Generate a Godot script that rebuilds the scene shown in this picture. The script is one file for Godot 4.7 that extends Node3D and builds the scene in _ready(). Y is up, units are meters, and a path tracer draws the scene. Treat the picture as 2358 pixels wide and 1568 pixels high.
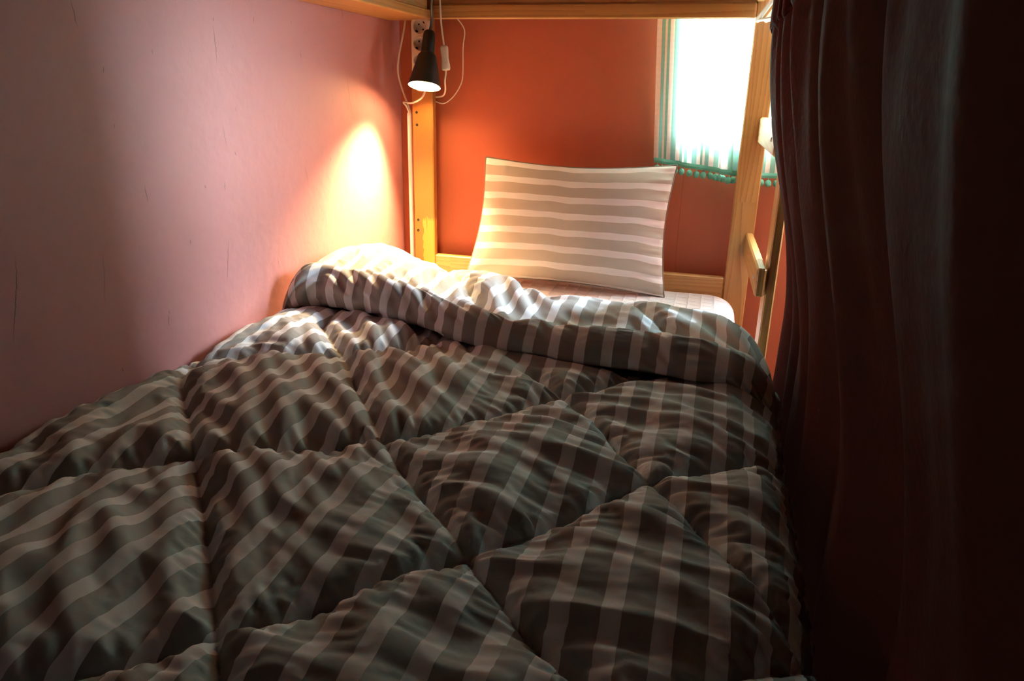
extends Node3D
# A lower bunk: striped comforter, leaning pillow, clip reading lamp, window light from the right.
# World: x runs along the head wall to the right, y up, z from the head (0) to the foot (2). Metres.

var rng := RandomNumberGenerator.new()
var taken := {}
var M := {}

func _ready():
	rng.seed = 11
	# ---------- camera ----------
	var cam := Camera3D.new()
	cam.name = "camera"
	cam.fov = 49.84
	cam.near = 0.02
	cam.position = Vector3(0.8337, 0.5702, 2.1717)
	cam.rotation = Vector3(-0.3312, 0.2569, 0.0224)
	add_child(cam)
	cam.current = true
	# ---------- daylight and exposure ----------
	var sm := ProceduralSkyMaterial.new()
	sm.sky_top_color = Color(0.80, 0.90, 1.0)
	sm.sky_horizon_color = Color(0.92, 0.97, 1.0)
	sm.sky_curve = 0.4
	sm.ground_bottom_color = Color(0.40, 0.42, 0.42)
	sm.ground_horizon_color = Color(0.62, 0.66, 0.66)
	sm.sky_energy_multiplier = 10.0
	sm.ground_energy_multiplier = 6.0
	var sky := Sky.new()
	sky.sky_material = sm
	var env := Environment.new()
	env.background_mode = Environment.BG_SKY
	env.sky = sky
	env.ambient_light_source = Environment.AMBIENT_SOURCE_DISABLED
	env.tonemap_mode = Environment.TONE_MAPPER_LINEAR
	env.tonemap_exposure = 1.0
	env.sdfgi_enabled = true
	env.ssao_enabled = true
	env.ssil_enabled = true
	var we := WorldEnvironment.new()
	we.name = "environment"
	we.environment = env
	add_child(we)
	# overcast daylight entering at the glass of the two windows of the head wall
	for k in 2:
		var day := AreaLight3D.new()
		day.name = "window_daylight_%d" % (k + 1)
		day.light_color = Color(0.70, 0.90, 1.0).linear_to_srgb()
		var lo: Vector2 = [Vector2(0.805, 0.51), Vector2(1.575, 0.585)][k]
		var hi := Vector2(WIN[k][1] - 0.035, WIN[k][3] - 0.035)
		day.area_size = hi - lo
		day.area_normalize_energy = false
		day.light_energy = [100.0, 80.0][k]
		day.area_range = 8.0
		day.shadow_enabled = true
		day.position = Vector3((lo.x + hi.x) / 2, (lo.y + hi.y) / 2, -0.225)
		day.rotation = Vector3(0, PI, 0)
		add_child(day)
	make_materials()
	build_room()
	build_bed()
	build_mattress()
	build_comforter()
	build_pillow()
	build_lamp()
	build_power()
	build_window_curtain()
	build_privacy_curtain()
	build_hangers()

# ================= naming and committing =================
func numbered(called: String) -> String:
	var n: int = taken.get(called, 0)
	taken[called] = n + 1
	return called if n == 0 else "%s_%03d" % [called, n]

func thing(called, label, category, at := Vector3.ZERO, group := ""):
	var o := Node3D.new()
	o.name = numbered(called)
	add_child(o, true)
	o.position = at
	o.set_meta("label", label)
	o.set_meta("category", category)
	if group != "":
		o.set_meta("group", group)
	return o

func obj(called, mesh: Mesh, mat: Material, parent: Node = self, at := Vector3.ZERO, rot := Vector3.ZERO) -> MeshInstance3D:
	var m := MeshInstance3D.new()
	m.name = numbered(called) if parent == self else called
	m.mesh = mesh
	m.material_override = mat
	parent.add_child(m, true)
	m.position = at
	m.rotation = rot
	return m

func struct(called, mesh, mat, parent: Node = self, at := Vector3.ZERO):
	var m := obj(called, mesh, mat, parent, at)
	if parent == self:
		m.set_meta("kind", "structure")
	return m

# ================= mesh helpers =================
func st_new() -> SurfaceTool:
	var st := SurfaceTool.new()
	st.begin(Mesh.PRIMITIVE_TRIANGLES)
	return st

func poly(st: SurfaceTool, pts: Array, uvs: Array, out: Vector3):
	# a convex flat polygon facing out (clockwise seen from outside)
	var nrm: Vector3 = (pts[1] - pts[0]).cross(pts[2] - pts[0])
	var flip := nrm.dot(out) > 0
	for k in range(1, pts.size() - 1):
		var idx := [0, k + 1, k] if flip else [0, k, k + 1]
		for i in idx:
			st.set_normal(out)
			st.set_uv(uvs[i])
			st.add_vertex(pts[i])

# chamfered box from lo to hi; uv in metres, V along the axis "grain"
func add_box(st: SurfaceTool, lo: Vector3, hi: Vector3, b := 0.003, grain := 1, off := Vector2.ZERO):
	var c := (lo + hi) / 2
	var h := (hi - lo) / 2
	b = min(b, min(h.x, min(h.y, h.z)) * 0.9)
	var V := func(s: Vector3, ax: int) -> Vector3:
		var p := s * (h - Vector3.ONE * b)
		p[ax] = s[ax] * h[ax]
		return p
	var uvf := func(p: Vector3, nax: int) -> Vector2:
		var g := grain
		if nax == g:
			return Vector2(p[(g + 1) % 3], p[(g + 2) % 3] * 0.15) + off
		var o := 3 - g - nax
		return Vector2(p[o] + nax * 0.37, p[g]) + off
	var face := func(pts: Array, out: Vector3):
		var nax := out.abs().max_axis_index()
		var uvs := []
		var wp := []
		for p in pts:
			uvs.append(uvf.call(p, nax))
			wp.append(p + c)
		poly(st, wp, uvs, out)
	for ax in 3:
		var a1 := (ax + 1) % 3
		var a2 := (ax + 2) % 3
		for s in [-1.0, 1.0]:
			var pts := []
			for q in [[-1.0, -1.0], [1.0, -1.0], [1.0, 1.0], [-1.0, 1.0]]:
				var sg := Vector3.ZERO
				sg[ax] = s; sg[a1] = q[0]; sg[a2] = q[1]
				pts.append(V.call(sg, ax))
			var out := Vector3.ZERO
			out[ax] = s
			face.call(pts, out)
		# edges between faces a1 and a2 running along ax
		for s1 in [-1.0, 1.0]:
			for s2 in [-1.0, 1.0]:
				var A := Vector3.ZERO
				A[ax] = -1.0; A[a1] = s1; A[a2] = s2
				var B := A
				B[ax] = 1.0
				var out := Vector3.ZERO
				out[a1] = s1; out[a2] = s2
				face.call([V.call(A, a1), V.call(B, a1), V.call(B, a2), V.call(A, a2)], out.normalized())
	for sx in [-1.0, 1.0]:
		for sy in [-1.0, 1.0]:
			for sz in [-1.0, 1.0]:
				var s := Vector3(sx, sy, sz)
				face.call([V.call(s, 0), V.call(s, 1), V.call(s, 2)], s.normalized())

func box_mesh(lo: Vector3, hi: Vector3, b := 0.003, grain := 1) -> ArrayMesh:
	var st := st_new()
	add_box(st, lo, hi, b, grain, Vector2(rng.randf() * 3.0, rng.randf() * 3.0))
	return st.commit()

func grid(st: SurfaceTool, P: PackedVector3Array, U: PackedVector2Array, nu: int, nv: int, wrap := false):
	# smooth grid, nu columns by nv rows, index = row * nu + col; normals by differences
	var N := PackedVector3Array()
	N.resize(P.size())
	for r in nv:
		for c in nu:
			var c0 := c - 1
			var c1 := c + 1
			if wrap:
				if c0 < 0: c0 = nu - 2
				if c1 >= nu: c1 = 1
			else:
				c0 = max(c0, 0)
				c1 = min(c1, nu - 1)
			var du := P[r * nu + c1] - P[r * nu + c0]
			var dv := P[min(r + 1, nv - 1) * nu + c] - P[max(r - 1, 0) * nu + c]
			N[r * nu + c] = du.cross(dv).normalized()
	for r in nv - 1:
		for c in nu - 1:
			var a := r * nu + c
			for i in [a, a + nu, a + 1, a + 1, a + nu, a + nu + 1]:
				st.set_normal(N[i])
				st.set_uv(U[i])
				st.add_vertex(P[i])

func array_grid(P: PackedVector3Array, U: PackedVector2Array, nu: int, nv: int) -> ArrayMesh:
	# the same as an indexed ArrayMesh; normal = dv x du flipped to the caller's order
	var N := PackedVector3Array()
	N.resize(P.size())
	var I := PackedInt32Array()
	I.resize((nu - 1) * (nv - 1) * 6)
	var k := 0
	for r in nv:
		for c in nu:
			var du := P[r * nu + mini(c + 1, nu - 1)] - P[r * nu + maxi(c - 1, 0)]
			var dv := P[mini(r + 1, nv - 1) * nu + c] - P[maxi(r - 1, 0) * nu + c]
			N[r * nu + c] = dv.cross(du).normalized()
			if r < nv - 1 and c < nu - 1:
				var a := r * nu + c
				I[k] = a; I[k + 1] = a + 1; I[k + 2] = a + nu
				I[k + 3] = a + 1; I[k + 4] = a + nu + 1; I[k + 5] = a + nu
				k += 6
	var arr := []
	arr.resize(Mesh.ARRAY_MAX)
	arr[Mesh.ARRAY_VERTEX] = P
	arr[Mesh.ARRAY_NORMAL] = N
	arr[Mesh.ARRAY_TEX_UV] = U
	arr[Mesh.ARRAY_INDEX] = I
	var m := ArrayMesh.new()
	m.add_surface_from_arrays(Mesh.PRIMITIVE_TRIANGLES, arr)
	return m

func catmull(pts: Array, t: float) -> Vector3:
	var n := pts.size()
	var f := clampf(t, 0, 1) * (n - 1)
	var i := mini(int(f), n - 2)
	f -= i
	var p1: Vector3 = pts[i]
	var p2: Vector3 = pts[i + 1]
	var p0: Vector3 = pts[i - 1] if i > 0 else p1 * 2 - p2
	var p3: Vector3 = pts[i + 2] if i + 2 < n else p2 * 2 - p1
	return p1.cubic_interpolate(p2, p0, p3, f)

func tube_mesh(pts: Array, r: float, segs := 40, sides := 10) -> ArrayMesh:
	var st := st_new()
	add_tube(st, pts, r, segs, sides)
	return st.commit()

func add_tube(st: SurfaceTool, pts: Array, r: float, segs := 40, sides := 10):
	var P := PackedVector3Array()
	var U := PackedVector2Array()
	var up := Vector3(0.31, 0.2, 0.93).normalized()
	var dist := 0.0
	var last := catmull(pts, 0)
	for k in segs + 1:
		var t := float(k) / segs
		var c := catmull(pts, t)
		dist += c.distance_to(last)
		last = c
		var d := (catmull(pts, t + 0.004) - catmull(pts, t - 0.004)).normalized()
		var a := (up - d * up.dot(d)).normalized()
		up = a
		var b := d.cross(a)
		for s in sides + 1:
			var g := TAU * s / sides
			P.append(c + (a * cos(g) + b * sin(g)) * r)
			U.append(Vector2(float(s) / sides, dist))
	grid(st, P, U, sides + 1, segs + 1, true)
	for e in [0, segs]:
		var c := catmull(pts, float(e) / segs)
		var ring := []
		var uv := []
		for s in sides:
			ring.append(P[e * (sides + 1) + s])
			uv.append(Vector2.ZERO)
		var out := (c - catmull(pts, 0.05 if e == 0 else 0.95)).normalized()
		poly(st, ring, uv, out)

# profile of (radius, height) pairs spun round +y
func lathe_mesh(prof: Array, sides := 48) -> ArrayMesh:
	var st := st_new()
	var P := PackedVector3Array()
	var U := PackedVector2Array()
	for q in prof:
		for s in sides + 1:
			var g := TAU * s / sides
			P.append(Vector3(q[0] * cos(g), q[1], q[0] * sin(g)))
			U.append(Vector2(float(s) / sides, q[1]))
	grid(st, P, U, sides + 1, prof.size(), true)
	return st.commit()

func lut(xs: Array, ys: Array, x: float) -> float:
	if x <= xs[0]: return ys[0]
	for i in xs.size() - 1:
		if x <= xs[i + 1]:
			var y0: float = ys[max(i - 1, 0)]
			var y3: float = ys[min(i + 2, ys.size() - 1)]
			return cubic_interpolate(ys[i], ys[i + 1], y0, y3, (x - xs[i]) / (xs[i + 1] - xs[i]))
	return ys[-1]

func noise(freq: float, s: int, octaves := 3) -> FastNoiseLite:
	var n := FastNoiseLite.new()
	n.noise_type = FastNoiseLite.TYPE_SIMPLEX_SMOOTH
	n.frequency = freq
	n.seed = s
	n.fractal_octaves = octaves
	return n

# ================= materials =================
func plain(col: Color, rough := 0.6, metal := 0.0) -> StandardMaterial3D:
	var m := StandardMaterial3D.new()
	m.albedo_color = col
	m.roughness = rough
	m.metallic = metal
	return m

func tex(img: Image, mip := true) -> ImageTexture:
	if mip:
		img.generate_mipmaps()
	return ImageTexture.create_from_image(img)

func bump_tex(freq: float, s: int, strength: float, size := 512, oct := 4) -> ImageTexture:
	var n := noise(freq, s, oct)
	var img := n.get_seamless_image(size, size)
	img.convert(Image.FORMAT_RGBA8)
	img.bump_map_to_normal_map(strength)
	return tex(img)

func wood(s: int, base: Color, dark: Color, w := 256, h := 1024, patch := false) -> StandardMaterial3D:
	# boards in metres: U 0..0.3 across, V 0..1.2 along
	var n1 := noise(0.9, s, 2)
	var n2 := noise(30.0, s + 5, 2)
	var n3 := noise(4.0, s + 9, 3)
	var img := Image.create(w, h, false, Image.FORMAT_RGB8)
	for j in h:
		var v := float(j) / h * 1.2
		for i in w:
			var u := float(i) / w * 0.3
			var ring := u * 70.0 + n1.get_noise_2d(u * 5.0, v * 0.5) * 3.5
			var g := fposmod(ring, 1.0)
			g = pow(g, 3.0) * 0.75
			var fib := n2.get_noise_2d(u * 14.0, v * 0.12) * 0.5 + 0.5
			var blot := n3.get_noise_2d(u * 2.0, v * 0.5) * 0.5 + 0.5
			var k := clampf(g * 0.75 + fib * 0.28 + (blot - 0.5) * 0.25, 0, 1)
			img.set_pixel(i, j, base.lerp(dark, k))
	var m := StandardMaterial3D.new()
	m.albedo_texture = tex(img)
	m.uv1_scale = Vector3(1 / 0.3, 1 / 1.2, 1)
	m.roughness = 0.42
	return m

func make_materials():
	M.pine = wood(3, Color(0.70, 0.50, 0.27), Color(0.53, 0.33, 0.14))
	M.pine_pale = wood(8, Color(0.86, 0.70, 0.48), Color(0.70, 0.50, 0.28))
	M.pine_post = wood(21, Color(0.78, 0.53, 0.28), Color(0.58, 0.33, 0.14))
	var wall := StandardMaterial3D.new()
	wall.albedo_color = Color(0.68, 0.435, 0.42)
	wall.roughness = 0.62
	wall.uv1_triplanar = true
	wall.uv1_world_triplanar = true
	wall.uv1_scale = Vector3.ONE * 2.2
	wall.normal_enabled = true
	wall.normal_texture = bump_tex(0.016, 4, 2.2)
	wall.normal_scale = 0.22
	M.wall = wall
	# hairline scratches in the paint of the long wall
	var sc := Image.create(2048, 2048, false, Image.FORMAT_RGB8)
	sc.fill(Color(1, 1, 1))
	var cloud := noise(0.004, 91, 3)
	for k in 150:
		var p := Vector2(rng.randf() * 2048, rng.randf() * 2048)
		var steps := int(8 + pow(rng.randf(), 3.0) * 130)
		var lean := rng.randf_range(-0.25, 0.25)
		var deep := rng.randf_range(0.25, 0.75)
		for q in steps:
			p += Vector2(lean + rng.randf_range(-0.35, 0.35), 1.0)
			var f := sin(PI * q / steps)
			sc.set_pixel(posmod(int(p.x), 2048), posmod(int(p.y), 2048), Color(1, 1, 1) * (1.0 - deep * f))
	wall.albedo_texture = tex(sc)
	wall.uv1_scale = Vector3.ONE * 0.45
	wall.normal_texture = bump_tex(0.045, 4, 1.6, 1024, 5)
	var head := wall.duplicate()
	head.albedo_texture = null
	head.uv1_scale = Vector3.ONE * 2.0
	head.albedo_color = Color(0.62, 0.285, 0.155)
	M.wall_head = head
	M.wall_dark = plain(Color(0.16, 0.10, 0.08), 0.8)
	M.ceiling = plain(Color(0.75, 0.72, 0.68), 0.9)
	M.floor = wood(31, Color(0.42, 0.28, 0.17), Color(0.28, 0.17, 0.09))
	M.white = plain(Color(0.88, 0.86, 0.83), 0.4)
	M.plastic = plain(Color(0.86, 0.83, 0.78), 0.35)
	M.plastic_dark = plain(Color(0.03, 0.03, 0.03), 0.5)
	M.socket = plain(Color(0.80, 0.77, 0.73), 0.35)
	M.steel = plain(Color(0.55, 0.55, 0.56), 0.3, 1.0)
	M.black = plain(Color(0.02, 0.02, 0.022), 0.42)
	M.hole = plain(Color(0.05, 0.025, 0.015), 0.9)
	M.goose = plain(Color(0.32, 0.30, 0.28), 0.35, 0.6)
	M.reflector = plain(Color(0.92, 0.9, 0.86), 0.5)
	var bulb := plain(Color(1, 0.9, 0.7), 0.5)
	bulb.emission_enabled = true
	bulb.emission = Color(1.0, 0.78, 0.45)
	bulb.emission_energy_multiplier = 9.0
	M.bulb = bulb
	var glass := plain(Color(0.9, 0.95, 0.95, 0.06), 0.02)
	glass.transparency = BaseMaterial3D.TRANSPARENCY_ALPHA
	M.glass = glass
	M.upvc = plain(Color(0.86, 0.86, 0.84), 0.4)

func weave(img: Image, s: int, amount: float):
	var n := noise(0.35, s, 2)
	for j in img.get_height():
		for i in img.get_width():
			var k := 1.0 + amount * n.get_noise_2d(i, j) + amount * 0.4 * (sin(i * 1.6) + sin(j * 1.6)) * 0.5
			var c := img.get_pixel(i, j)
			img.set_pixel(i, j, Color(c.r * k, c.g * k, c.b * k))

func striped(light: Color, dark: Color, share: float, w: int, h: int, periods: int, s: int, vertical := true) -> ImageTexture:
	var img := Image.create(w, h, false, Image.FORMAT_RGB8)
	img.fill(dark)
	var n := w if vertical else h
	var wd := float(n) / periods
	for k in periods:
		if vertical:
			img.fill_rect(Rect2i(int(k * wd), 0, int(wd * share), h), light)
		else:
			img.fill_rect(Rect2i(0, int(k * wd), w, int(wd * share)), light)
	weave(img, s, 0.05)
	return tex(img)

# ================= room =================
const WX := -0.135    # left wall face
const WZ := -0.078    # head wall face
const FY := -0.42     # floor
const WIN := [[0.752, 1.13, 0.46, 1.22], [1.54, 2.3, 0.55, 1.92]]   # windows: x, x, y, y

func build_room():
	var st := st_new()
	add_box(st, Vector3(WX - 0.2, FY - 0.1, WZ - 0.25), Vector3(WX, 2.15, 2.65), 0.001)
	struct("wall_left", st.commit(), M.wall)
	# head wall with two window openings
	var za := WZ - 0.25
	st = st_new()
	add_box(st, Vector3(WX, FY - 0.1, za), Vector3(WIN[0][0], 2.15, WZ), 0.001)
	add_box(st, Vector3(WIN[0][1], FY - 0.1, za), Vector3(WIN[1][0], 2.15, WZ), 0.001)
	add_box(st, Vector3(WIN[1][1], FY - 0.1, za), Vector3(3.2, 2.15, WZ), 0.001)
	for q in WIN:
		add_box(st, Vector3(q[0], FY - 0.1, za), Vector3(q[1], q[2], WZ), 0.001)
		add_box(st, Vector3(q[0], q[3], za), Vector3(q[1], 2.15, WZ), 0.001)
	struct("wall_head", st.commit(), M.wall_head)
	st = st_new()
	add_box(st, Vector3(3.2, FY - 0.1, za), Vector3(3.4, 2.15, 2.65), 0.001)
	struct("wall_right", st.commit(), M.wall)
	st = st_new()
	add_box(st, Vector3(WX, FY - 0.1, 2.45), Vector3(3.2, 2.15, 2.65), 0.001)
	struct("wall_foot", st.commit(), M.wall_dark)
	st = st_new()
	add_box(st, Vector3(WX, FY - 0.1, WZ), Vector3(3.2, FY, 2.45), 0.001, 2)
	struct("floor", st.commit(), M.floor)
	st = st_new()
	add_box(st, Vector3(WX, 2.05, WZ), Vector3(3.2, 2.15, 2.45), 0.001)
	struct("ceiling", st.commit(), M.ceiling)
	for k in 2:
		var x0: float = WIN[k][0]
		var x1: float = WIN[k][1]
		var y0: float = WIN[k][2]
		var y1: float = WIN[k][3]
		var w := Node3D.new()
		w.name = "window_%d" % (k + 1)
		w.set_meta("kind", "structure")
		add_child(w)
		var zf := za + 0.06
		var fw := 0.035
		var fl := 0.05 if k == 0 else 0.035     # the small window has a wide frame board on its left
		var fb := 0.05 if k == 0 else 0.035
		st = st_new()
		for q in [[x0, x0 + fl, y0, y1], [x1 - fw, x1, y0, y1], [x0 + fl, x1 - fw, y0, y0 + fb], [x0 + fl, x1 - fw, y1 - fw, y1]]:
			add_box(st, Vector3(q[0], q[2], zf), Vector3(q[1], q[3], zf + 0.06), 0.004)
		obj("frame", st.commit(), M.upvc, w)
		obj("pane", box_mesh(Vector3(x0 + fl, y0 + fb, zf + 0.026), Vector3(x1 - fw, y1 - fw, zf + 0.032), 0.0005), M.glass, w)
		obj("sill", box_mesh(Vector3(x0, y0, zf + 0.06), Vector3(x1, y0 + 0.012, WZ), 0.003, 0), M.upvc, w)

# ================= bed =================
func build_bed():
	var b = thing("bunk_bed", "honey pine bunk bed frame with posts, rails and a ladder at the head", "bed")
	var T := 0.030
	# head posts
	var pl := obj("post", left_post_mesh(T), left_post_material(), b)
	for q in [[-0.052, 0.4955], [-0.0515, 0.459], [-0.0535, 0.169], [-0.0545, 0.136]]:
		var h := obj("screw_hole", lathe_mesh([[0.0, 0.0004], [0.0022, 0.0004], [0.0034, 0.0010], [0.0040, 0.0006], [0.0042, -0.001]], 16), M.hole, pl, Vector3(q[0], q[1], 0.0), Vector3(PI / 2, 0, 0))
		h.set_meta("label", "dark screw hole")
	obj("post", box_mesh(Vector3(0.9, FY, -T), Vector3(0.9654, 1.3, 0), 0.003), M.pine, b)
	# foot posts
	obj("post", box_mesh(Vector3(-0.0677, FY, 2.07), Vector3(0.0, 1.3, 2.10), 0.003), M.pine, b)
	obj("post", box_mesh(Vector3(0.9, FY, 2.07), Vector3(0.9654, 1.3, 2.10), 0.003), M.pine, b)
	# head rail and beam
	obj("head_rail", box_mesh(Vector3(0.0, -0.06, -0.027), Vector3(0.9, 0.0606, -0.002), 0.004, 0), M.pine, b)
	var st := st_new()
	add_box(st, Vector3(0.0, 0.762, -0.027), Vector3(0.9, 0.90, -0.004), 0.002, 0)
	add_box(st, Vector3(0.0, 0.7552, -0.004), Vector3(0.9, 0.794, 0.004), 0.004, 0)
	obj("head_beam", st.commit(), M.pine, b)
	# upper side rail on the wall side, with the ledge strip nailed to it
	obj("upper_side_rail", box_mesh(Vector3(-0.132, 0.7517, 0.0), Vector3(0.0085, 0.778, 2.43), 0.003, 2), M.pine, b)
	obj("ledge_board", box_mesh(Vector3(-0.132, 0.778, 0.0), Vector3(-0.012, 0.90, 2.43), 0.003, 2), M.pine_pale, b)
	obj("upper_side_rail", box_mesh(Vector3(0.898, 0.795, 0.004), Vector3(0.918, 0.92, 2.43), 0.003, 2), M.pine, b)
	obj("upper_base", box_mesh(Vector3(-0.012, 0.83, 0.004), Vector3(0.898, 0.85, 2.43), 0.002, 2), M.floor, b)
	# lower side rails and base
	obj("lower_side_rail", box_mesh(Vector3(-0.09, -0.14, 0.0), Vector3(-0.06, -0.02, 2.07), 0.003, 2), M.pine, b)
	obj("lower_side_rail", box_mesh(Vector3(0.905, -0.14, 0.0), Vector3(0.935, -0.09, 2.07), 0.003, 2), M.pine, b)
	obj("lower_base", box_mesh(Vector3(-0.06, -0.14, 0.0), Vector3(0.905, -0.12, 2.07), 0.003, 2), M.pine, b)
	# ladder: second upright and rungs
	obj("ladder_upright", box_mesh(Vector3(0.979, FY, 0.335), Vector3(1.001, 1.3, 0.44), 0.003), M.pine, b)
	for y in [0.198, 0.511]:
		var mat: Material = M.pine if y < 0.3 else M.pine_pale
		var r := obj("rung", box_mesh(Vector3(-0.0105, -0.067, 0.0), Vector3(0.0105, 0.0, 0.455), 0.004, 2), mat, b, Vector3(0.9525, y, 0.002), Vector3(0.004, 0.028, 0))
		obj("bolt", lathe_mesh([[0.0, 0.003], [0.003, 0.0028], [0.0055, 0.001], [0.006, 0.0]], 16), M.steel, r, Vector3(-0.0105, -0.034, 0.39), Vector3(0, 0, PI / 2))

func left_post_mesh(T: float) -> ArrayMesh:
	var st := st_new()
	add_box(st, Vector3(-0.0677, FY, -T), Vector3(0.0, 1.3, 0), 0.003, 1, Vector2(0.03385 - 0.74, (1.3 - FY) / 2))
	return st.commit()

func left_post_material() -> Material:
	# varnish with a worn, scraped pale patch low on the right half of the front face
	var base := Color(0.60, 0.375, 0.135)
	var dark := Color(0.45, 0.25, 0.075)
	var w := 128
	var h := 2048
	var n1 := noise(0.9, 77, 2)
	var n2 := noise(30.0, 79, 2)
	var n4 := noise(0.09, 80, 2)
	var img := Image.create(w, h, false, Image.FORMAT_RGB8)
	for j in h:
		var y := float(j) / h * 1.8 + FY
		for i in w:
			var x := float(i) / w * 0.0677
			var ring := x * 300.0 + n1.get_noise_2d(x * 5.0, y * 0.9) * 5.0
			var g := pow(fposmod(ring, 1.0), 3.0) * 0.7
			var fib := n2.get_noise_2d(x * 14.0, y * 0.12) * 0.5 + 0.5
			var k := clampf(g * 0.7 + fib * 0.25, 0, 1)
			var c := base.lerp(dark, k)
			var top := 0.178 + 0.012 * n4.get_noise_2d(i * 1.0, 0.0) - 0.02 * absf(n4.get_noise_2d(i * 3.0, 40.0))
			var edge := 0.030 + 0.004 * n4.get_noise_2d(3.0, j * 0.3)
			if y < top and x > edge and x < 0.064:
				var streak := exp(-pow((x - 0.043) / 0.0014, 2.0)) * clampf((y - 0.13) / 0.03, 0, 1)
				c = c.lerp(Color(0.76, 0.55, 0.22), 0.8 * (1.0 - streak))
			img.set_pixel(i, j, c)
	var m := StandardMaterial3D.new()
	m.albedo_texture = tex(img)
	m.uv1_scale = Vector3(1 / 0.0677, 1 / 1.8, 1)
	m.roughness = 0.42
	return m

# rounded slab (mattress): superellipse plan with rounded top edge
func slab_mesh(lo: Vector3, hi: Vector3, rc: float, re: float, step := 0.02) -> ArrayMesh:
	var st := st_new()
	var rings := []
	# plan outline, counter-clockwise
	var outline := func(inset: float) -> PackedVector2Array:
		var o := PackedVector2Array()
		var r := maxf(rc - inset, 0.002)
		var x0 := lo.x + inset; var x1 := hi.x - inset
		var z0 := lo.z + inset; var z1 := hi.z - inset
		var cs := [[x1 - r, z1 - r, 0.0], [x0 + r, z1 - r, PI / 2], [x0 + r, z0 + r, PI], [x1 - r, z0 + r, PI * 1.5]]
		for q in cs:
			for k in 13:
				var a: float = q[2] + PI / 2 * k / 12
				o.append(Vector2(q[0] + r * cos(a), q[1] + r * sin(a)))
		o.append(o[0])
		return o
	var prof := []
	prof.append([0.0, lo.y])
	for k in 9:
		var a := PI / 2 * k / 8
		prof.append([re * (1 - cos(a)), hi.y - re + re * sin(a)])
	prof.append([re + 0.06, hi.y + 0.001])
	prof.append([0.4, hi.y + 0.001])
	var P := PackedVector3Array()
	var U := PackedVector2Array()
	var nu := 53
	for q in prof:
		var o: PackedVector2Array = outline.call(q[0])
		for p in o:
			P.append(Vector3(p.x, q[1], p.y))
			U.append(Vector2(p.x, p.y - (hi.y - q[1])))
	grid(st, P, U, nu, prof.size(), true)
	return st.commit()

func build_mattress():
	var m = thing("mattress", "mattress with white quilted pad, seen below the pillow and at the right corner", "mattress")
	obj("body", slab_mesh(Vector3(-0.055, -0.118, 0.012), Vector3(0.898, 0.004, 2.01), 0.06, 0.03), plain(Color(0.8, 0.78, 0.75), 0.9), m)
	# quilted pad stretched over it
	var pad := StandardMaterial3D.new()
	pad.albedo_color = Color(0.86, 0.83, 0.82)
	pad.roughness = 0.9
	var img := Image.create(512, 512, false, Image.FORMAT_RGBA8)
	var n := noise(0.012, 5, 3)
	for j in 512:
		for i in 512:
			var u := float(i) / 512
			var v := float(j) / 512
			var wob := n.get_noise_2d(i, j) * 0.04
			var a := absf(sin(PI * (u * 4 + wob)))
			var b := absf(sin(PI * (v * 4 + wob)))
			var hh := pow(minf(a, b), 0.6) * 0.9 + n.get_noise_2d(i * 5.0, j * 5.0) * 0.1
			img.set_pixel(i, j, Color(hh, hh, hh))
	img.bump_map_to_normal_map(14.0)
	pad.normal_enabled = true
	pad.normal_texture = tex(img)
	pad.uv1_scale = Vector3(1 / 0.14, 1 / 0.14, 1)
	M.pad = pad
	obj("quilted_pad", slab_mesh(Vector3(-0.062, -0.10, 0.008), Vector3(0.935, 0.020, 2.014), 0.085, 0.05), pad, m).set_meta("label", "white quilted pad")

# ================= comforter =================
const SEAMS := [
	[[0.0, 0.60], [0.027, 0.773], [0.16, 0.925], [0.29, 1.115], [0.389, 1.244], [0.494, 1.362], [0.606, 1.487], [0.704, 1.586], [0.784, 1.657], [0.95, 1.80]],
	[[-0.16, 0.98], [-0.045, 1.15], [0.061, 1.267], [0.149, 1.369], [0.254, 1.490], [0.322, 1.569], [0.416, 1.685], [0.52, 1.81]],
	[[0.55, 0.93], [0.64, 1.02], [0.716, 1.126], [0.794, 1.256], [0.855, 1.337], [0.905, 1.418], [1.0, 1.52], [1.15, 1.66]],
	[[-0.2, 1.68], [-0.017, 1.528], [0.05, 1.456], [0.149, 1.369], [0.271, 1.316], [0.389, 1.244], [0.468, 1.172], [0.55, 1.081], [0.634, 0.982], [0.731, 0.894], [0.8, 0.82]],
	[[0.18, 1.89], [0.288, 1.798], [0.404, 1.701], [0.511, 1.594], [0.606, 1.487], [0.689, 1.388], [0.794, 1.256], [0.88, 1.182], [0.966, 1.133], [1.1, 1.08]],
	[[0.6, 1.87], [0.828, 1.653], [0.942, 1.56], [1.1, 1.47]],
	[[-0.2, 1.07], [0.02, 0.975], [0.16, 0.925], [0.24, 0.86], [0.31, 0.78]],
	[[0.72, 0.74], [0.86, 0.66]],
]
const HEAD_SEAMS := [
	[[0.16, 0.36], [0.20, 0.42], [0.27, 0.50], [0.36, 0.64]],
	[[0.64, 0.48], [0.72, 0.57], [0.79, 0.68]],
]

func seg_dist(p: Vector2, lines: Array) -> float:
	var best := 9.0
	for l in lines:
		for i in l.size() - 1:
			var c: Vector2 = Geometry2D.get_closest_point_to_segment(p, l[i], l[i + 1])
			best = minf(best, c.distance_squared_to(p))
	return sqrt(best)

var seam_v := []
var head_seam_v := []
var n_big: FastNoiseLite
var n_mid: FastNoiseLite

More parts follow.
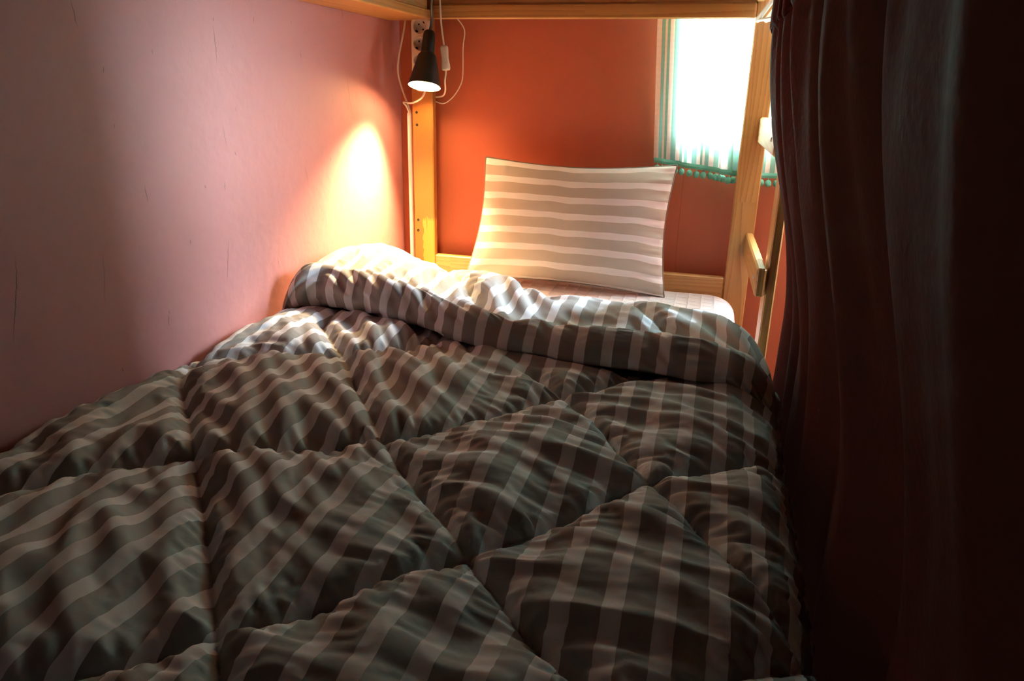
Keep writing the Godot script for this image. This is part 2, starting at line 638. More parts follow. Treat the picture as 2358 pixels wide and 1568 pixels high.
func comforter_flat(u: float, t: float) -> Array:
	# returns [z, height, seam distance, region] of the unbent sheet; t in 0..1 head part, 1..2 body
	var zf := lut([-0.2, -0.081, -0.034, 0.069, 0.196, 0.324, 0.426, 0.536, 0.73, 0.93, 1.05], [0.69, 0.688, 0.675, 0.689, 0.732, 0.793, 0.845, 0.858, 0.878, 0.90, 0.905], u)
	if t < 1.0:
		var zr := lut([-0.2, -0.04, 0.084, 0.2, 0.33, 0.43, 0.485, 0.58, 0.75, 0.83, 0.9, 0.95, 1.0, 1.1], [0.36, 0.37, 0.41, 0.41, 0.385, 0.45, 0.49, 0.50, 0.52, 0.55, 0.59, 0.64, 0.74, 0.78], u)
		var yr := lut([-0.2, -0.04, 0.084, 0.2, 0.33, 0.43, 0.485, 0.58, 0.75, 0.9, 1.1], [0.12, 0.165, 0.15, 0.125, 0.112, 0.10, 0.092, 0.107, 0.112, 0.107, 0.09], u)
		var yc := lut([-0.2, -0.08, 0.03, 0.2, 0.42, 0.8, 1.0], [0.13, 0.165, 0.162, 0.146, 0.136, 0.136, 0.13], u)
		var yv := lut([-0.1, 0.1, 0.3, 0.5, 0.9], [0.165, 0.146, 0.106, 0.082, 0.090], u)
		var zc := zf - 0.040
		var pts := [
			Vector3(zr - 0.045, 0.028, 0), Vector3(zr - 0.050, 0.055, 0), Vector3(zr - 0.030, yr - 0.018, 0), Vector3(zr, yr, 0),
			Vector3(lerpf(zr, zc, 0.30), lerpf(yr, yv, 0.5) + 0.012, 0), Vector3(lerpf(zr, zc, 0.60), yv + 0.004, 0), Vector3(zc - 0.035, yc - 0.010, 0), Vector3(zc, yc, 0),
			Vector3(zf - 0.008, yc - 0.022, 0), Vector3(zf + 0.008, yc - 0.052, 0), Vector3(zf - 0.006, 0.074, 0), Vector3(zf - 0.045, 0.070, 0), Vector3(zf - 0.085, 0.066, 0)]
		var s := t / 0.985
		var q := catmull(pts, s)
		var sd := 9.0
		if s < 0.62:
			sd = seg_dist(Vector2(u, q.x), head_seam_v)
		var y := q.y + 0.010 * sin(PI * clampf(s, 0, 1)) * n_big.get_noise_2d(u * 1.5 + 30.0, s * 0.55)
		y -= 0.020 * exp(-sd / 0.02) * clampf((s - 0.12) / 0.1, 0, 1)
		return [q.x + 0.016 * sin(PI * clampf(s, 0, 1)) * n_big.get_noise_2d(u * 1.6 + 70.0, s * 0.4), y, sd, 0]
	var z0 := zf - 0.095
	var z := lerpf(z0, 1.93, t - 1.0)
	var sd := seg_dist(Vector2(u, z), seam_v)
	var puff := 0.5 * (1.0 - exp(-sd / 0.014)) + 0.5 * (1.0 - exp(-sd / 0.06))
	var right := clampf((u - 0.25) / 0.4, 0, 1)
	var fa := n_mid.get_noise_2d((u - z) * 0.85, (u + z) * 0.28 + 40.0)
	var fb := n_mid.get_noise_2d(u * 0.30 + z * 0.1, z * 1.15 - u * 0.25)
	var fold := lerpf(fa, fb, right)
	fold = 0.009 * puff * (0.6 - absf(fold) * 2.0)
	var y := 0.052 + 0.030 * puff + fold + 0.014 * n_big.get_noise_2d(u, z)
	# flattened under the roll
	var under := clampf((z - z0) / 0.13, 0, 1)
	y = lerpf(0.045, y, under * under * (3 - 2 * under))
	return [z, y, sd, 1]

func bend(u: float, z: float, h: float) -> Vector3:
	# over the right edge of the mattress, and down into the gap at the wall
	if u > 0.90:
		var a := minf((u - 0.90) / 0.115, PI / 2)
		var r := h + 0.022
		var rx := 0.098 + 0.10 * (h - 0.09)
		var p := Vector3(0.90 + sin(a) * rx, -0.022 + cos(a) * r, z)
		var rest := u - 0.90 - 0.115 * PI / 2
		if rest > 0:
			p.y -= rest
			p.x -= rest * 0.05
		return p
	if u < -0.065:
		var a := minf((-0.065 - u) / 0.085, 1.45)
		return Vector3(-0.065 - 0.062 * sin(a), h * (0.25 + 0.75 * cos(a)), z)
	return Vector3(u, h, z)

func build_comforter():
	for l in SEAMS:
		var v := PackedVector2Array()
		for q in l: v.append(Vector2(q[0], q[1]))
		seam_v.append(v)
	for l in HEAD_SEAMS:
		var v := PackedVector2Array()
		for q in l: v.append(Vector2(q[0], q[1]))
		head_seam_v.append(v)
	n_big = noise(5.0, 3, 2)
	n_mid = noise(9.0, 8, 1)
	var U0 := -0.185
	var U1 := 1.19
	var nu := 86
	var nh := 46
	var nb := 78
	var nv := nh + nb
	var T := PackedVector3Array()
	var P := PackedVector3Array()
	var D := PackedFloat32Array()
	var sheet := PackedFloat32Array()
	for r in nv:
		for c in nu:
			var u := lerpf(U0, U1, float(c) / (nu - 1))
			var t := float(r) / nh if r < nh else 1.0 + float(r - nh) / (nb - 1)
			var f := comforter_flat(u, t)
			var p := bend(u, f[0], f[1])
			T.append(p)
			D.append(f[2])
			sheet.append(f[3])
	# first level
	P = T.duplicate()
	var g := noise(1.0, 21, 2)
	for i in P.size():
		P[i].y += 0.006 * g.get_noise_2d(P[i].x * 22.0 + P[i].z * 8.0, P[i].z * 26.0)
	P = relax(P, T, D, nu, nv, 120, 0.045, 0.065, 0.014)
	# second level
	var P2 := upsample(P, nu, nv)
	var T2 := upsample(T, nu, nv)
	nu = nu * 2 - 1
	nv = nv * 2 - 1
	var D2 := seam_field(T2, nu, nv, U0, U1, nh * 2)
	for i in P2.size():
		P2[i].y += 0.0016 * g.get_noise_2d(P2[i].x * 60.0 + P2[i].z * 20.0, P2[i].z * 70.0)
	P2 = relax(P2, T2, D2, nu, nv, 70, 0.062, 0.088, 0.012)
	var P3 := upsample(P2, nu, nv)
	var T3 := upsample(T2, nu, nv)
	nu = nu * 2 - 1
	nv = nv * 2 - 1
	var D3 := seam_field(T3, nu, nv, U0, U1, nh * 4)
	for i in P3.size():
		P3[i].y += 0.0006 * g.get_noise_2d(P3[i].x * 110.0 + P3[i].z * 50.0, P3[i].z * 130.0)
	P3 = relax(P3, T3, D3, nu, nv, 16, 0.062, 0.088, 0.010)
	for i in P3.size():
		P3[i].x = maxf(P3[i].x, -0.131)
		P3[i].y -= 0.009 * exp(-D3[i] / 0.0042)
	var UV := PackedVector2Array()
	UV.resize(P3.size())
	var per := 0.052 * 4
	for r in nv:
		for c in nu:
			UV[r * nu + c] = Vector2(lerpf(U0, U1, float(c) / (nu - 1)) / per + 0.04, float(r) / (nv - 1) * 2.1 / per)
	var m := StandardMaterial3D.new()
	m.albedo_texture = striped(Color(0.88, 0.90, 0.92), Color(0.585, 0.57, 0.56), 0.41, 1024, 1024, 4, 6)
	m.roughness = 0.92
	m.metallic_specular = 0.3
	m.normal_enabled = true
	m.normal_texture = bump_tex(0.018, 14, 3.0)
	m.normal_scale = 0.35
	var o = thing("comforter", "quilted comforter with taupe and white stripes spread over the bunk, head end folded back", "comforter")
	obj("cover", array_grid(P3, UV, nu, nv), m, o)

func upsample(P: PackedVector3Array, nu: int, nv: int) -> PackedVector3Array:
	var w := nu * 2 - 1
	var h := nv * 2 - 1
	var Q := PackedVector3Array()
	Q.resize(w * h)
	for r in nv:
		for c in nu:
			Q[r * 2 * w + c * 2] = P[r * nu + c]
		for c in nu - 1:
			var a := P[r * nu + maxi(c - 1, 0)]
			var b := P[r * nu + c]
			var d := P[r * nu + c + 1]
			var e := P[r * nu + mini(c + 2, nu - 1)]
			Q[r * 2 * w + c * 2 + 1] = (b + d) * 0.5625 - (a + e) * 0.0625
	for r in nv - 1:
		var ra := maxi(r - 1, 0) * 2 * w
		var rb := r * 2 * w
		var rc := (r + 1) * 2 * w
		var rd := mini(r + 2, nv - 1) * 2 * w
		for c in w:
			Q[rb + w + c] = (Q[rb + c] + Q[rc + c]) * 0.5625 - (Q[ra + c] + Q[rd + c]) * 0.0625
	return Q

func seam_field(T: PackedVector3Array, nu: int, nv: int, U0: float, U1: float, head_rows: int) -> PackedFloat32Array:
	# distance to the nearest stitched line, only worked out near the lines
	var D := PackedFloat32Array()
	D.resize(nu * nv)
	D.fill(9.0)
	for part in 2:
		var lines: Array = head_seam_v if part == 0 else seam_v
		var r0 := int(head_rows * 0.08) if part == 0 else head_rows
		var r1 := int(head_rows * 0.60) if part == 0 else nv
		for l in lines:
			for k in l.size() - 1:
				var a: Vector2 = l[k]
				var b: Vector2 = l[k + 1]
				var c0 := clampi(int((minf(a.x, b.x) - 0.05 - U0) / (U1 - U0) * (nu - 1)), 0, nu - 1)
				var c1 := clampi(int((maxf(a.x, b.x) + 0.05 - U0) / (U1 - U0) * (nu - 1)) + 1, 0, nu)
				var za := minf(a.y, b.y) - 0.05
				var zb := maxf(a.y, b.y) + 0.05
				for c in range(c0, c1):
					var u := lerpf(U0, U1, float(c) / (nu - 1))
					for r in range(r0, r1):
						var i := r * nu + c
						var z := T[i].z
						if z > za and z < zb:
							var p := Vector2(u, z)
							var q := Geometry2D.get_closest_point_to_segment(p, a, b)
							D[i] = minf(D[i], q.distance_to(p))
	return D

# cloth with a little too much fabric: springs a few percent longer than the target shape buckle into wrinkles,
# held down along the stitched seams
func relax(P: PackedVector3Array, T: PackedVector3Array, D: PackedFloat32Array, nu: int, nv: int, iters: int, eu: float, ev: float, soft: float, c_from := 0) -> PackedVector3Array:
	var n := nu * nv
	var LU := PackedFloat32Array(); LU.resize(n)
	var LV := PackedFloat32Array(); LV.resize(n)
	var LD := PackedFloat32Array(); LD.resize(n)
	var W := PackedFloat32Array(); W.resize(n)
	for r in nv:
		for c in nu:
			var i := r * nu + c
			var right := clampf((T[i].x - 0.15) / 0.5, 0, 1)
			var near := 0.38 + 1.15 * exp(-D[i] / 0.030)
			var ku := 1.0 + near * eu * (0.75 - 0.4 * right)
			var kv := 1.0 + near * ev * (0.55 + 0.5 * right)
			if c < nu - 1: LU[i] = T[i].distance_to(T[i + 1]) * ku
			if r < nv - 1: LV[i] = T[i].distance_to(T[i + nu]) * kv
			if c < nu - 1 and r < nv - 1: LD[i] = (T[i].distance_to(T[i + nu + 1]) + T[i + 1].distance_to(T[i + nu])) * 0.5 * (ku + kv) * 0.5
			W[i] = soft + 0.6 * exp(-D[i] / 0.006)
	for it in iters:
		for r in nv:
			var i := r * nu
			for c in nu - 1:
				var d := P[i + 1] - P[i]
				var l := d.length()
				d *= 0.5 * (l - LU[i]) / l
				P[i] += d
				P[i + 1] -= d
				i += 1
		for r in nv - 1:
			var i := r * nu
			for c in nu:
				var d := P[i + nu] - P[i]
				var l := d.length()
				d *= 0.5 * (l - LV[i]) / l
				P[i] += d
				P[i + nu] -= d
				i += 1
		for r in nv - 1:
			var i := r * nu
			for c in nu - 1:
				var d := P[i + nu + 1] - P[i]
				var l := d.length()
				d *= 0.15 * (l - LD[i]) / l
				P[i] += d
				P[i + nu + 1] -= d
				d = P[i + nu] - P[i + 1]
				l = d.length()
				d *= 0.15 * (l - LD[i]) / l
				P[i + 1] += d
				P[i + nu] -= d
				i += 1
		# bending and the pull of the filling
		for r in range(1, nv - 1):
			var i := r * nu + 1
			for c in nu - 2:
				var mean := (P[i - 1] + P[i + 1] + P[i - nu] + P[i + nu]) * 0.25
				P[i] = P[i].lerp(mean, 0.07).lerp(T[i], W[i])
				i += 1
	return P

# ================= pillow =================
func build_pillow():
	var o = thing("pillow", "plump pillow with beige and white stripes leaning on the orange head wall", "pillow")
	# corners in the photograph's order: TL TR BR BL, on the leaning plane
	var TL := Vector3(0.178, 0.376, 0.030)
	var TR := Vector3(0.7365, 0.377, 0.030)
	var BR := Vector3(0.738, 0.021, 0.130)
	var BL := Vector3(0.146, 0.030, 0.122)
	var nrm := (TR - TL).cross(TL - BL).normalized()
	if nrm.z < 0: nrm = -nrm
	var nu := 97
	var nv := 73
	var n := noise(7.0, 41, 1)
	var wr := noise(1.0, 43, 2)
	var seam := []
	for side in [1.0, -1.0]:
		var P := PackedVector3Array()
		var U := PackedVector2Array()
		for r in nv:
			var b := float(r) / (nv - 1)
			for c in nu:
				var a := float(c) / (nu - 1)
				# edges drawn in between the corners
				var ia := a + 0.032 * sin(PI * b) * (1.0 - 2.0 * a)
				var ib := b + 0.055 * sin(PI * a) * (1.0 - 2.0 * b) * (0.8 if b > 0.5 else 1.0)
				var p := TL.lerp(TR, ia).lerp(BL.lerp(BR, ia), ib)
				var ea := 1.0 - pow(absf(2 * a - 1), 2.6)
				var eb := 1.0 - pow(absf(2 * b - 1), 2.6)
				var h := pow(maxf(ea * eb, 0.0), 0.55) * (0.072 if side > 0 else 0.05)
				var edge := minf(minf(a, 1 - a) * 1.5, minf(b, 1 - b))
				h *= 1.0 + 0.10 * n.get_noise_2d(a * 0.16, b * 0.10)
				# gathers along the edges
				var ptop := sin(a * 62.0 + 3.0 * wr.get_noise_2d(a * 9.0, 1.0)) * exp(-b * 16.0) * maxf(0, wr.get_noise_2d(a * 5.0, 7.0) + 0.25)
				var pside := sin(b * 70.0 + 3.0 * wr.get_noise_2d(b * 9.0, 4.0)) * exp(-(1 - a) * 20.0)
				h += 0.005 * (ptop + 1.3 * pside) * minf(edge * 25.0, 1.0)
				p += nrm * h * side
				P.append(p)
				U.append(Vector2(a * 2.2, b * 7.15 + 0.010 * sin(a * 9.0)))
		if side < 0:
			for r in nv:
				for c in nu / 2:
					var i := r * nu + c
					var j := r * nu + nu - 1 - c
					var tp := P[i]; P[i] = P[j]; P[j] = tp
					var tu := U[i]; U[i] = U[j]; U[j] = tu
		var mesh := array_grid(P, U, nu, nv)
		var img := Image.create(512, 512, false, Image.FORMAT_RGB8)
		img.fill(Color(0.66, 0.60, 0.545))
		var nn := noise(0.01, 47, 2)
		for i in 512:
			var off := int(10 * sin(TAU * i / 512.0) + 5 * sin(TAU * 3 * i / 512.0))
			var hgt := 190 + int(14 * sin(TAU * 2 * i / 512.0))
			img.fill_rect(Rect2i(i, 20 + off, 1, hgt), Color(0.90, 0.87, 0.85))
		weave(img, 9, 0.03)
		var m := StandardMaterial3D.new()
		m.albedo_texture = tex(img)
		m.roughness = 0.75
		m.normal_enabled = true
		m.normal_texture = bump_tex(0.012, 15, 1.6, 256)
		m.normal_scale = 0.3
		obj("front_panel" if side > 0 else "back_panel", mesh, m, o)
		if side > 0:
			for c in nu: seam.append(P[c])
			for r in range(1, nv): seam.append(P[r * nu + nu - 1])
			for c in range(nu - 2, -1, -1): seam.append(P[(nv - 1) * nu + c])
			for r in range(nv - 2, -1, -1): seam.append(P[r * nu])
	var pts := []
	for k in range(0, seam.size(), 2):
		pts.append(seam[k])
	obj("piping", tube_mesh(pts, 0.0022, 340, 6), plain(Color(0.42, 0.37, 0.33), 0.8), o).set_meta("label", "darker sewn edge")

# ================= lamp =================
func build_lamp():
	var mouth := Vector3(0.014, 0.570, 0.10)
	var o = thing("reading_lamp", "black cone clip reading lamp, switched on, hanging before the left post", "lamp", mouth)
	var axis := Vector3(0.0, -0.93, 0.30).normalized()   # the way the light points
	var basis := Basis(Quaternion(Vector3.UP, -axis))
	var R := 0.047
	var L := 0.158
	var shade := obj("shade", lathe_mesh([[0.0, L], [0.011, L], [0.0155, L - 0.004], [0.0175, L - 0.012], [0.0195, L * 0.60], [0.0215, L * 0.585], [0.026, L * 0.55], [R - 0.001, 0.004], [R, 0.0], [R - 0.0014, 0.0004]], 64), M.black, o)
	shade.basis = basis
	var inner := obj("reflector", lathe_mesh([[R - 0.0014, 0.0004], [R - 0.003, 0.004], [0.030, L * 0.42], [0.0, L * 0.44]], 64), M.reflector, o)
	inner.basis = basis
	inner.set_meta("label", "white inner face of the shade")
	var bulb := obj("bulb", lathe_mesh([[0.0, -0.0], [0.010, 0.001], [0.0185, 0.006], [0.0225, 0.014], [0.0215, 0.026], [0.014, 0.045], [0.013, 0.060], [0.0, 0.060]], 32), M.bulb, o, basis * Vector3(0, 0.008, 0))
	bulb.basis = basis
	var li := SpotLight3D.new()
	li.name = "lamp_light"
	li.light_color = Color(1.0, 0.68, 0.32).linear_to_srgb()
	li.light_energy = 6.5
	li.light_size = 0.016
	li.spot_range = 8.0
	li.spot_attenuation = 2.0
	li.spot_angle = 43.0
	li.spot_angle_attenuation = 1.0
	li.basis = Basis.looking_at(Vector3(-0.045, -0.42, 0.15), Vector3(0, 0, 1))
	li.shadow_enabled = true
	li.position = basis * Vector3(0, 0.022, 0)
	o.add_child(li)
	var wide := OmniLight3D.new()
	wide.name = "bulb_light"
	wide.light_color = li.light_color
	wide.light_energy = 0.14
	wide.light_size = 0.016
	wide.omni_range = 8.0
	wide.omni_attenuation = 2.0
	wide.shadow_enabled = true
	wide.position = li.position
	o.add_child(wide)
	# neck up to the clip on the beam
	var top := basis * Vector3(0, L - 0.004, 0)
	obj("gooseneck", tube_mesh([top, top + Vector3(0.002, 0.03, -0.012), Vector3(0.012, 0.24, -0.035), Vector3(0.013, 0.30, -0.05), Vector3(0.013, 0.335, -0.085)], 0.0042, 48, 12), M.goose, o)
	obj("clip", box_mesh(Vector3(-0.006, 0.325, -0.105), Vector3(0.032, 0.345, -0.055), 0.004), M.black, o)
	# cord with the inline switch
	var q := func(x: float, y: float, z: float) -> Vector3: return Vector3(x, y, z) - mouth
	var cord := obj("cord", tube_mesh([q.call(0.03, 0.905, 0.012), q.call(0.042, 0.84, 0.045), q.call(0.052, 0.743, 0.06), q.call(0.060, 0.681, 0.06), q.call(0.0628, 0.648, 0.06), q.call(0.065, 0.612, 0.06), q.call(0.061, 0.588, 0.058), q.call(0.052, 0.562, 0.03), q.call(0.030, 0.546, -0.012), q.call(0.004, 0.541, -0.036), q.call(-0.03, 0.54, -0.04)], 0.0026, 70, 10), M.plastic, o)
	cord.set_meta("label", "white cord")
	var sw := st_new()
	var prof := [[0.0, 0.034], [0.007, 0.0335], [0.0105, 0.030], [0.0112, 0.024], [0.0098, 0.0], [0.0118, -0.020], [0.0122, -0.028], [0.010, -0.033], [0.0, -0.034]]
	var P := PackedVector3Array()
	var U := PackedVector2Array()
	for k in prof:
		for s in 33:
			var g := TAU * s / 32
			var cx := signf(cos(g)) * pow(absf(cos(g)), 0.6)
			var cz := signf(sin(g)) * pow(absf(sin(g)), 0.6)
			P.append(Vector3(k[0] * cx, k[1], k[0] * 0.72 * cz))
			U.append(Vector2(s, k[1]))
	grid(sw, P, U, 33, prof.size(), true)
	add_box(sw, Vector3(-0.0036, -0.011, 0.006), Vector3(0.0036, 0.011, 0.0092), 0.0016)
	obj("inline_switch", sw.commit(), M.plastic, cord, q.call(0.0628, 0.648, 0.06), Vector3(0, 0, 0.10))
	# thin second lead
	obj("thin_lead", tube_mesh([q.call(0.060, 0.765, -0.033), q.call(0.069, 0.757, -0.035), q.call(0.084, 0.737, -0.04), q.call(0.088, 0.718, -0.04), q.call(0.083, 0.68, -0.04), q.call(0.082, 0.602, -0.04), q.call(0.072, 0.571, -0.04), q.call(0.050, 0.541, -0.04), q.call(0.022, 0.523, -0.04), q.call(-0.006, 0.527, -0.038)], 0.0017, 70, 8), M.plastic, o)

# ================= sockets and cables =================
func build_power():
	var o = thing("power_strip", "white power strip with round sockets screwed to the left post", "power strip", Vector3(-0.025, 0.66, 0.0))
	var W := 0.0255
	var H := 0.104
	var outline := PackedVector2Array()
	for k in 49:
		var a := TAU * k / 48.0
		outline.append(Vector2(cos(a) * W, sin(a) * W + (H - W) * (1.0 if k < 24 else -1.0)))
	var csg := CSGPolygon3D.new()
	csg.name = "body"
	csg.polygon = outline
	csg.depth = 0.032
	csg.material = M.plastic
	o.add_child(csg)
	csg.position = Vector3(0, 0, 0.0325)
	for k in 4:
		var cut := CSGCylinder3D.new()
		cut.name = "recess"
		cut.operation = CSGShape3D.OPERATION_SUBTRACTION
		cut.radius = 0.0193
		cut.height = 0.026
		cut.sides = 40
		cut.material = M.socket
		csg.add_child(cut, true)
		cut.position = Vector3(0, 0.073 - 0.0455 * k, 0.0)
		cut.rotation = Vector3(PI / 2, 0, 0)
	for k in 4:
		var at := Vector3(0, 0.073 - 0.0455 * k, 0.0318)
		var s := obj("socket", lathe_mesh([[0.0208, 0.0002], [0.0203, 0.0014], [0.0192, 0.0014], [0.0186, 0.0002], [0.0183, -0.012], [0.0, -0.0122]], 40), M.socket, o, at, Vector3(PI / 2, 0, 0))
		s.rotation = Vector3(PI / 2, 0, 0)
		for d in [Vector3(0.0068, 0, 0.0068), Vector3(-0.0068, 0, -0.0068)]:
			obj("pin_hole", lathe_mesh([[0.0, 0.0006], [0.0024, 0.0006], [0.0027, 0.0]], 12), M.plastic_dark, s, d + Vector3(0, -0.0120, 0))
		for d in [Vector3(-0.0125, 0, 0.0125), Vector3(0.0125, 0, -0.0125)]:
			obj("earth_contact", box_mesh(Vector3(-0.0030, -0.004, -0.0030), Vector3(0.0030, 0.006, 0.0030), 0.0006), M.hole, s, d + Vector3(0, -0.0080, 0), Vector3(0, PI / 4, 0))
	var q := func(x: float, y: float, z: float) -> Vector3: return Vector3(x, y, z) - Vector3(-0.025, 0.66, 0.0)
	obj("cord", tube_mesh([q.call(-0.018, 0.565, 0.014), q.call(-0.018, 0.553, 0.018), q.call(-0.026, 0.538, 0.022), q.call(-0.044, 0.527, 0.02), q.call(-0.066, 0.522, 0.01), q.call(-0.090, 0.524, -0.004), q.call(-0.098, 0.522, -0.010), q.call(-0.092, 0.513, -0.016), q.call(-0.088, 0.497, -0.024), q.call(-0.088, 0.485, -0.026)], 0.0030, 60, 10), M.plastic, o)
	# feed cable coming down the corner
	var c := obj("wall_cable", tube_mesh([Vector3(-0.086, 0.79, -0.012), Vector3(-0.086, 0.762, -0.012), Vector3(-0.093, 0.722, -0.012), Vector3(-0.112, 0.650, -0.014), Vector3(-0.116, 0.608, -0.016), Vector3(-0.108, 0.571, -0.018), Vector3(-0.096, 0.534, -0.022), Vector3(-0.0845, 0.500, -0.026), Vector3(-0.083, 0.484, -0.027)], 0.0028, 60, 10), M.plastic)
	c.set_meta("label", "white cable hanging in the corner down into the white trunking")
	c.set_meta("category", "cable")
	var t := obj("cable_trunking", box_mesh(Vector3(-0.0945, FY, -0.044), Vector3(-0.0795, 0.4935, -0.024), 0.002), M.white)
	t.position.z = 0.0
	t.set_meta("label", "slim white cable trunking running down beside the left bed post")
	t.set_meta("category", "trunking")

# ================= window curtain =================
func build_window_curtain():
	var o = thing("window_curtain", "short mint and cream striped curtain with pompom trim hanging at the window", "curtain")
	var nu := 281
	var nv := 40
	var ytop := 1.28
	var fold := func(s: float, yy: float) -> Vector2:
		# s 0..1 along the cloth, returns x and z; it gathers towards the post
		var gather := clampf((s - 0.24) / 0.06, 0, 1) * clampf((0.40 - s) / 0.05, 0, 1)
		var open := clampf((0.75 - yy) / 0.4, 0, 1)
		var x := lerpf(0.655, 1.36, s) + 0.022 * (open - 0.5) * (1.0 - s) + 0.004 * sin(s * 80.0)
		x += gather * 0.012 * sin(s * 150.0) * open
		var z := -0.0475 + 0.0065 * sin(s * 48.0 + 0.6) * (0.4 + 0.6 * open) + gather * 0.006 * cos(s * 150.0) * open
		return Vector2(x, z)
	var bot := func(s: float) -> float: return 0.376 - 0.030 * clampf(s / 0.36, 0, 1)
	var P := PackedVector3Array()
	var U := PackedVector2Array()
	for r in nv:
		var f := float(r) / (nv - 1)
		for c in nu:
			var s := float(c) / (nu - 1)
			var yb: float = bot.call(s)
			var y := lerpf(yb + 0.012, ytop, f)
			var q: Vector2 = fold.call(s, y)
			P.append(Vector3(q.x, y, q.y))
			U.append(Vector2(s * 0.76 / 0.0215 / 4.0, y))
	var m := StandardMaterial3D.new()
	m.albedo_texture = striped(Color(0.90, 0.90, 0.84), Color(0.50, 0.72, 0.64), 0.5, 256, 256, 4, 12)
	m.roughness = 0.9
	m.backlight_enabled = true
	m.backlight = Color(0.95, 0.95, 0.95)
	obj("fabric", array_grid(P, U, nu, nv), m, o)
	var mint := plain(Color(0.40, 0.68, 0.59), 0.95)
	mint.backlight_enabled = true
	mint.backlight = Color(0.35, 0.35, 0.35)
	# trim band
	var st := st_new()
	P = PackedVector3Array()
	U = PackedVector2Array()
	for r in 6:
		for c in nu:
			var s := float(c) / (nu - 1)
			var q: Vector2 = fold.call(s, 0.36)
			var yb: float = bot.call(s)
			var a := TAU * r / 5.0
			P.append(Vector3(q.x, yb + 0.007 + 0.0075 * sin(a), q.y + 0.0018 * cos(a)))
			U.append(Vector2(s, r))
	grid(st, P, U, nu, 6)
	obj("trim_band", st.commit(), mint, o)
	# pompoms
	var ball := st_new()
	P = PackedVector3Array()
	U = PackedVector2Array()
	var fz := noise(300.0, 5, 2)
	for r in 15:
		var th := PI * r / 14
		for c in 21:
			var ph := TAU * c / 20
			var d := Vector3(sin(th) * cos(ph), -cos(th), sin(th) * sin(ph))
			var rr := 0.0088 * (1.0 + 0.10 * fz.get_noise_3dv(d * 0.02))
			P.append(d * Vector3(1, 1.12, 1) * rr)
			U.append(Vector2(c, r))
	grid(ball, P, U, 21, 15, true)
	var pm := ball.commit()
	var cord := lathe_mesh([[0.0011, 0.0], [0.0011, 0.016]], 8)
	var xs := [0.676, 0.693, 0.710, 0.727, 0.7465, 0.769, 0.789, 0.808, 0.8275, 0.8425, 0.8545, 0.864, 0.8785, 0.892, 0.928, 0.948, 0.968, 0.9885, 1.010, 1.032]
	for k in xs.size():
		var s: float = (xs[k] - 0.672) / 0.69
		var q: Vector2 = fold.call(clampf(s, 0, 1), 0.36)
		var yb: float = bot.call(s) - 0.0125 - 0.003 * rng.randf()
		var p := obj("pompom", pm, mint, o, Vector3(xs[k], yb, q.y + 0.004 * rng.randf()), Vector3(0, rng.randf() * 6, rng.randf() * 0.3))
		obj("string", cord, mint, p)
	var rod := obj("curtain_rod", tube_mesh([Vector3(0.62, 1.285, -0.056), Vector3(1.45, 1.285, -0.056)], 0.006, 4, 12), M.white)
	rod.set_meta("label", "thin white rod carrying the mint striped window curtain")
	rod.set_meta("category", "curtain rod")

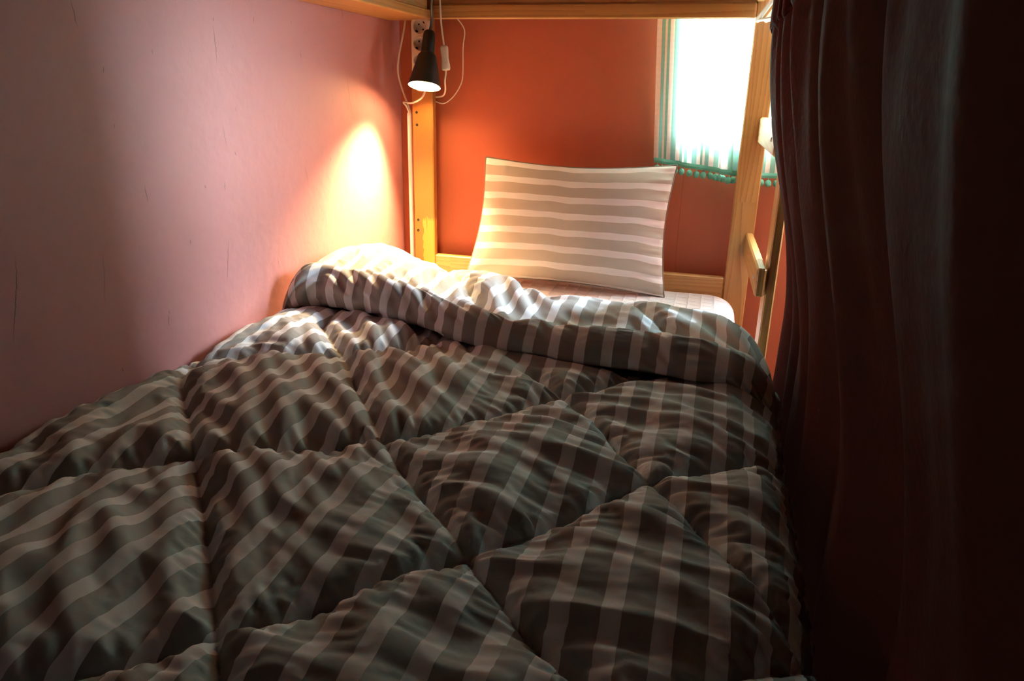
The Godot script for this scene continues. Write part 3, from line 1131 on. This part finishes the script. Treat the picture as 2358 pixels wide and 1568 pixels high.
# ================= privacy curtain =================
func build_privacy_curtain():
	var o = thing("privacy_curtain", "dark brown velvet privacy curtain hanging in soft folds along the open side", "curtain")
	var nu := 320
	var nv := 90
	var n := noise(1.0, 61, 2)
	var P := PackedVector3Array()
	var U := PackedVector2Array()
	var top := 0.815
	var low := -0.36
	var place := func(s: float, y: float) -> Vector3:
		var z := lerpf(0.450, 2.36, s)
		var d := clampf((0.68 - y) / 0.6, 0, 1)          # 0 at the header, 1 at the mattress
		var dd := d * d * (3 - 2 * d)
		var x := 0.932 + 0.100 * dd
		var ph := 46.0 * (z - 0.3) / (0.6 + 0.55 * z) + 2.0 * n.get_noise_2d(z * 3.0, y * 0.5)
		var amp := lerpf(0.007, 0.013, d) * (0.7 + 0.5 * z)
		x += amp * sin(ph) + 0.006 * sin(ph * 2.3 + 1.0) * (1 - d) + 0.008 * n.get_noise_2d(z * 5.0, y * 1.6)
		z += 0.010 * cos(ph) * (1 - 0.4 * d)
		if s < 0.02:
			x += 0.0
		return Vector3(x, y, z)
	for r in nv:
		var y := lerpf(low, top, float(r) / (nv - 1))
		for c in nu:
			var s := float(c) / (nu - 1)
			P.append(place.call(s, y))
			U.append(Vector2(s * 8.0, y * 5.0))
	var m := StandardMaterial3D.new()
	m.albedo_color = Color(0.20, 0.055, 0.036)
	m.roughness = 0.85
	m.backlight_enabled = true
	m.backlight = Color(0.012, 0.0035, 0.002)
	m.metallic_specular = 0.12
	m.normal_enabled = true
	m.normal_texture = bump_tex(0.05, 24, 2.0, 256)
	m.normal_scale = 0.25
	obj("fabric", array_grid(P, U, nu, nv), m, o)
	# header: a doubled band, its free corner standing out towards the head
	P = PackedVector3Array()
	U = PackedVector2Array()
	var nh := 22
	for r in nh:
		var f := float(r) / (nh - 1)
		for c in nu:
			var s := float(c) / (nu - 1)
			var drop := 0.007 * sin(s * 60.0) + 0.006 * n.get_noise_2d(s * 30.0, 3.0)
			var corner := exp(-pow(s / 0.022, 2.0))
			var y := lerpf(0.692 + drop - 0.014 * corner, top, f)
			var q: Vector3 = place.call(s, y)
			q.x -= 0.0045 + 0.004 * corner
			q.z -= 0.030 * corner * (1.0 - f * 0.75)
			if r == 0: q.x += 0.0035
			P.append(q)
			U.append(Vector2(s * 8.0, y * 5.0))
	obj("header_band", array_grid(P, U, nu, nh), m, o)
	var rail := obj("curtain_wire", tube_mesh([Vector3(0.932, 0.819, 0.40), Vector3(0.932, 0.819, 2.42)], 0.003, 4, 8), M.steel)
	rail.set_meta("label", "thin steel curtain wire along the upper bunk carrying the dark curtain")
	rail.set_meta("category", "curtain wire")

# ================= hangers =================
func build_hangers():
	var r := obj("clothes_rail", tube_mesh([Vector3(0.936, 0.888, 0.185), Vector3(1.7, 0.888, 0.185)], 0.009, 4, 14), M.steel)
	r.set_meta("label", "steel clothes rail above the frame holding the white hangers")
	r.set_meta("category", "clothes rail")
	var where := ["nearest the bed post", "in the middle of the three", "farthest from the bed post"]
	for k in 3:
		var o = thing("coat_hanger", "white coat hanger with dark wire hook, " + where[k], "coat hanger", Vector3(0.942 + 0.021 * k, 0.795, 0.19 - 0.004 * k), "white hangers beside the post")
		o.rotation = Vector3(0.0, 0.32, 0.0)
		var st := st_new()
		add_tube(st, [Vector3(-0.0, -0.050, 0.125), Vector3(0, -0.03, 0.08), Vector3(0, -0.008, 0.03), Vector3(0, 0, 0), Vector3(0, -0.008, -0.03), Vector3(0, -0.03, -0.08), Vector3(0, -0.050, -0.125)], 0.006, 40, 10)
		add_tube(st, [Vector3(0, -0.050, 0.125), Vector3(0, -0.052, 0.0), Vector3(0, -0.050, -0.125)], 0.004, 10, 8)
		obj("shoulders", st.commit(), M.white, o)
		obj("hook", tube_mesh([Vector3(0, 0, 0), Vector3(0, 0.035, 0), Vector3(0, 0.065, 0.012), Vector3(0, 0.092, 0.014), Vector3(0, 0.104, 0), Vector3(0, 0.096, -0.012)], 0.0016, 30, 8), M.black, o)
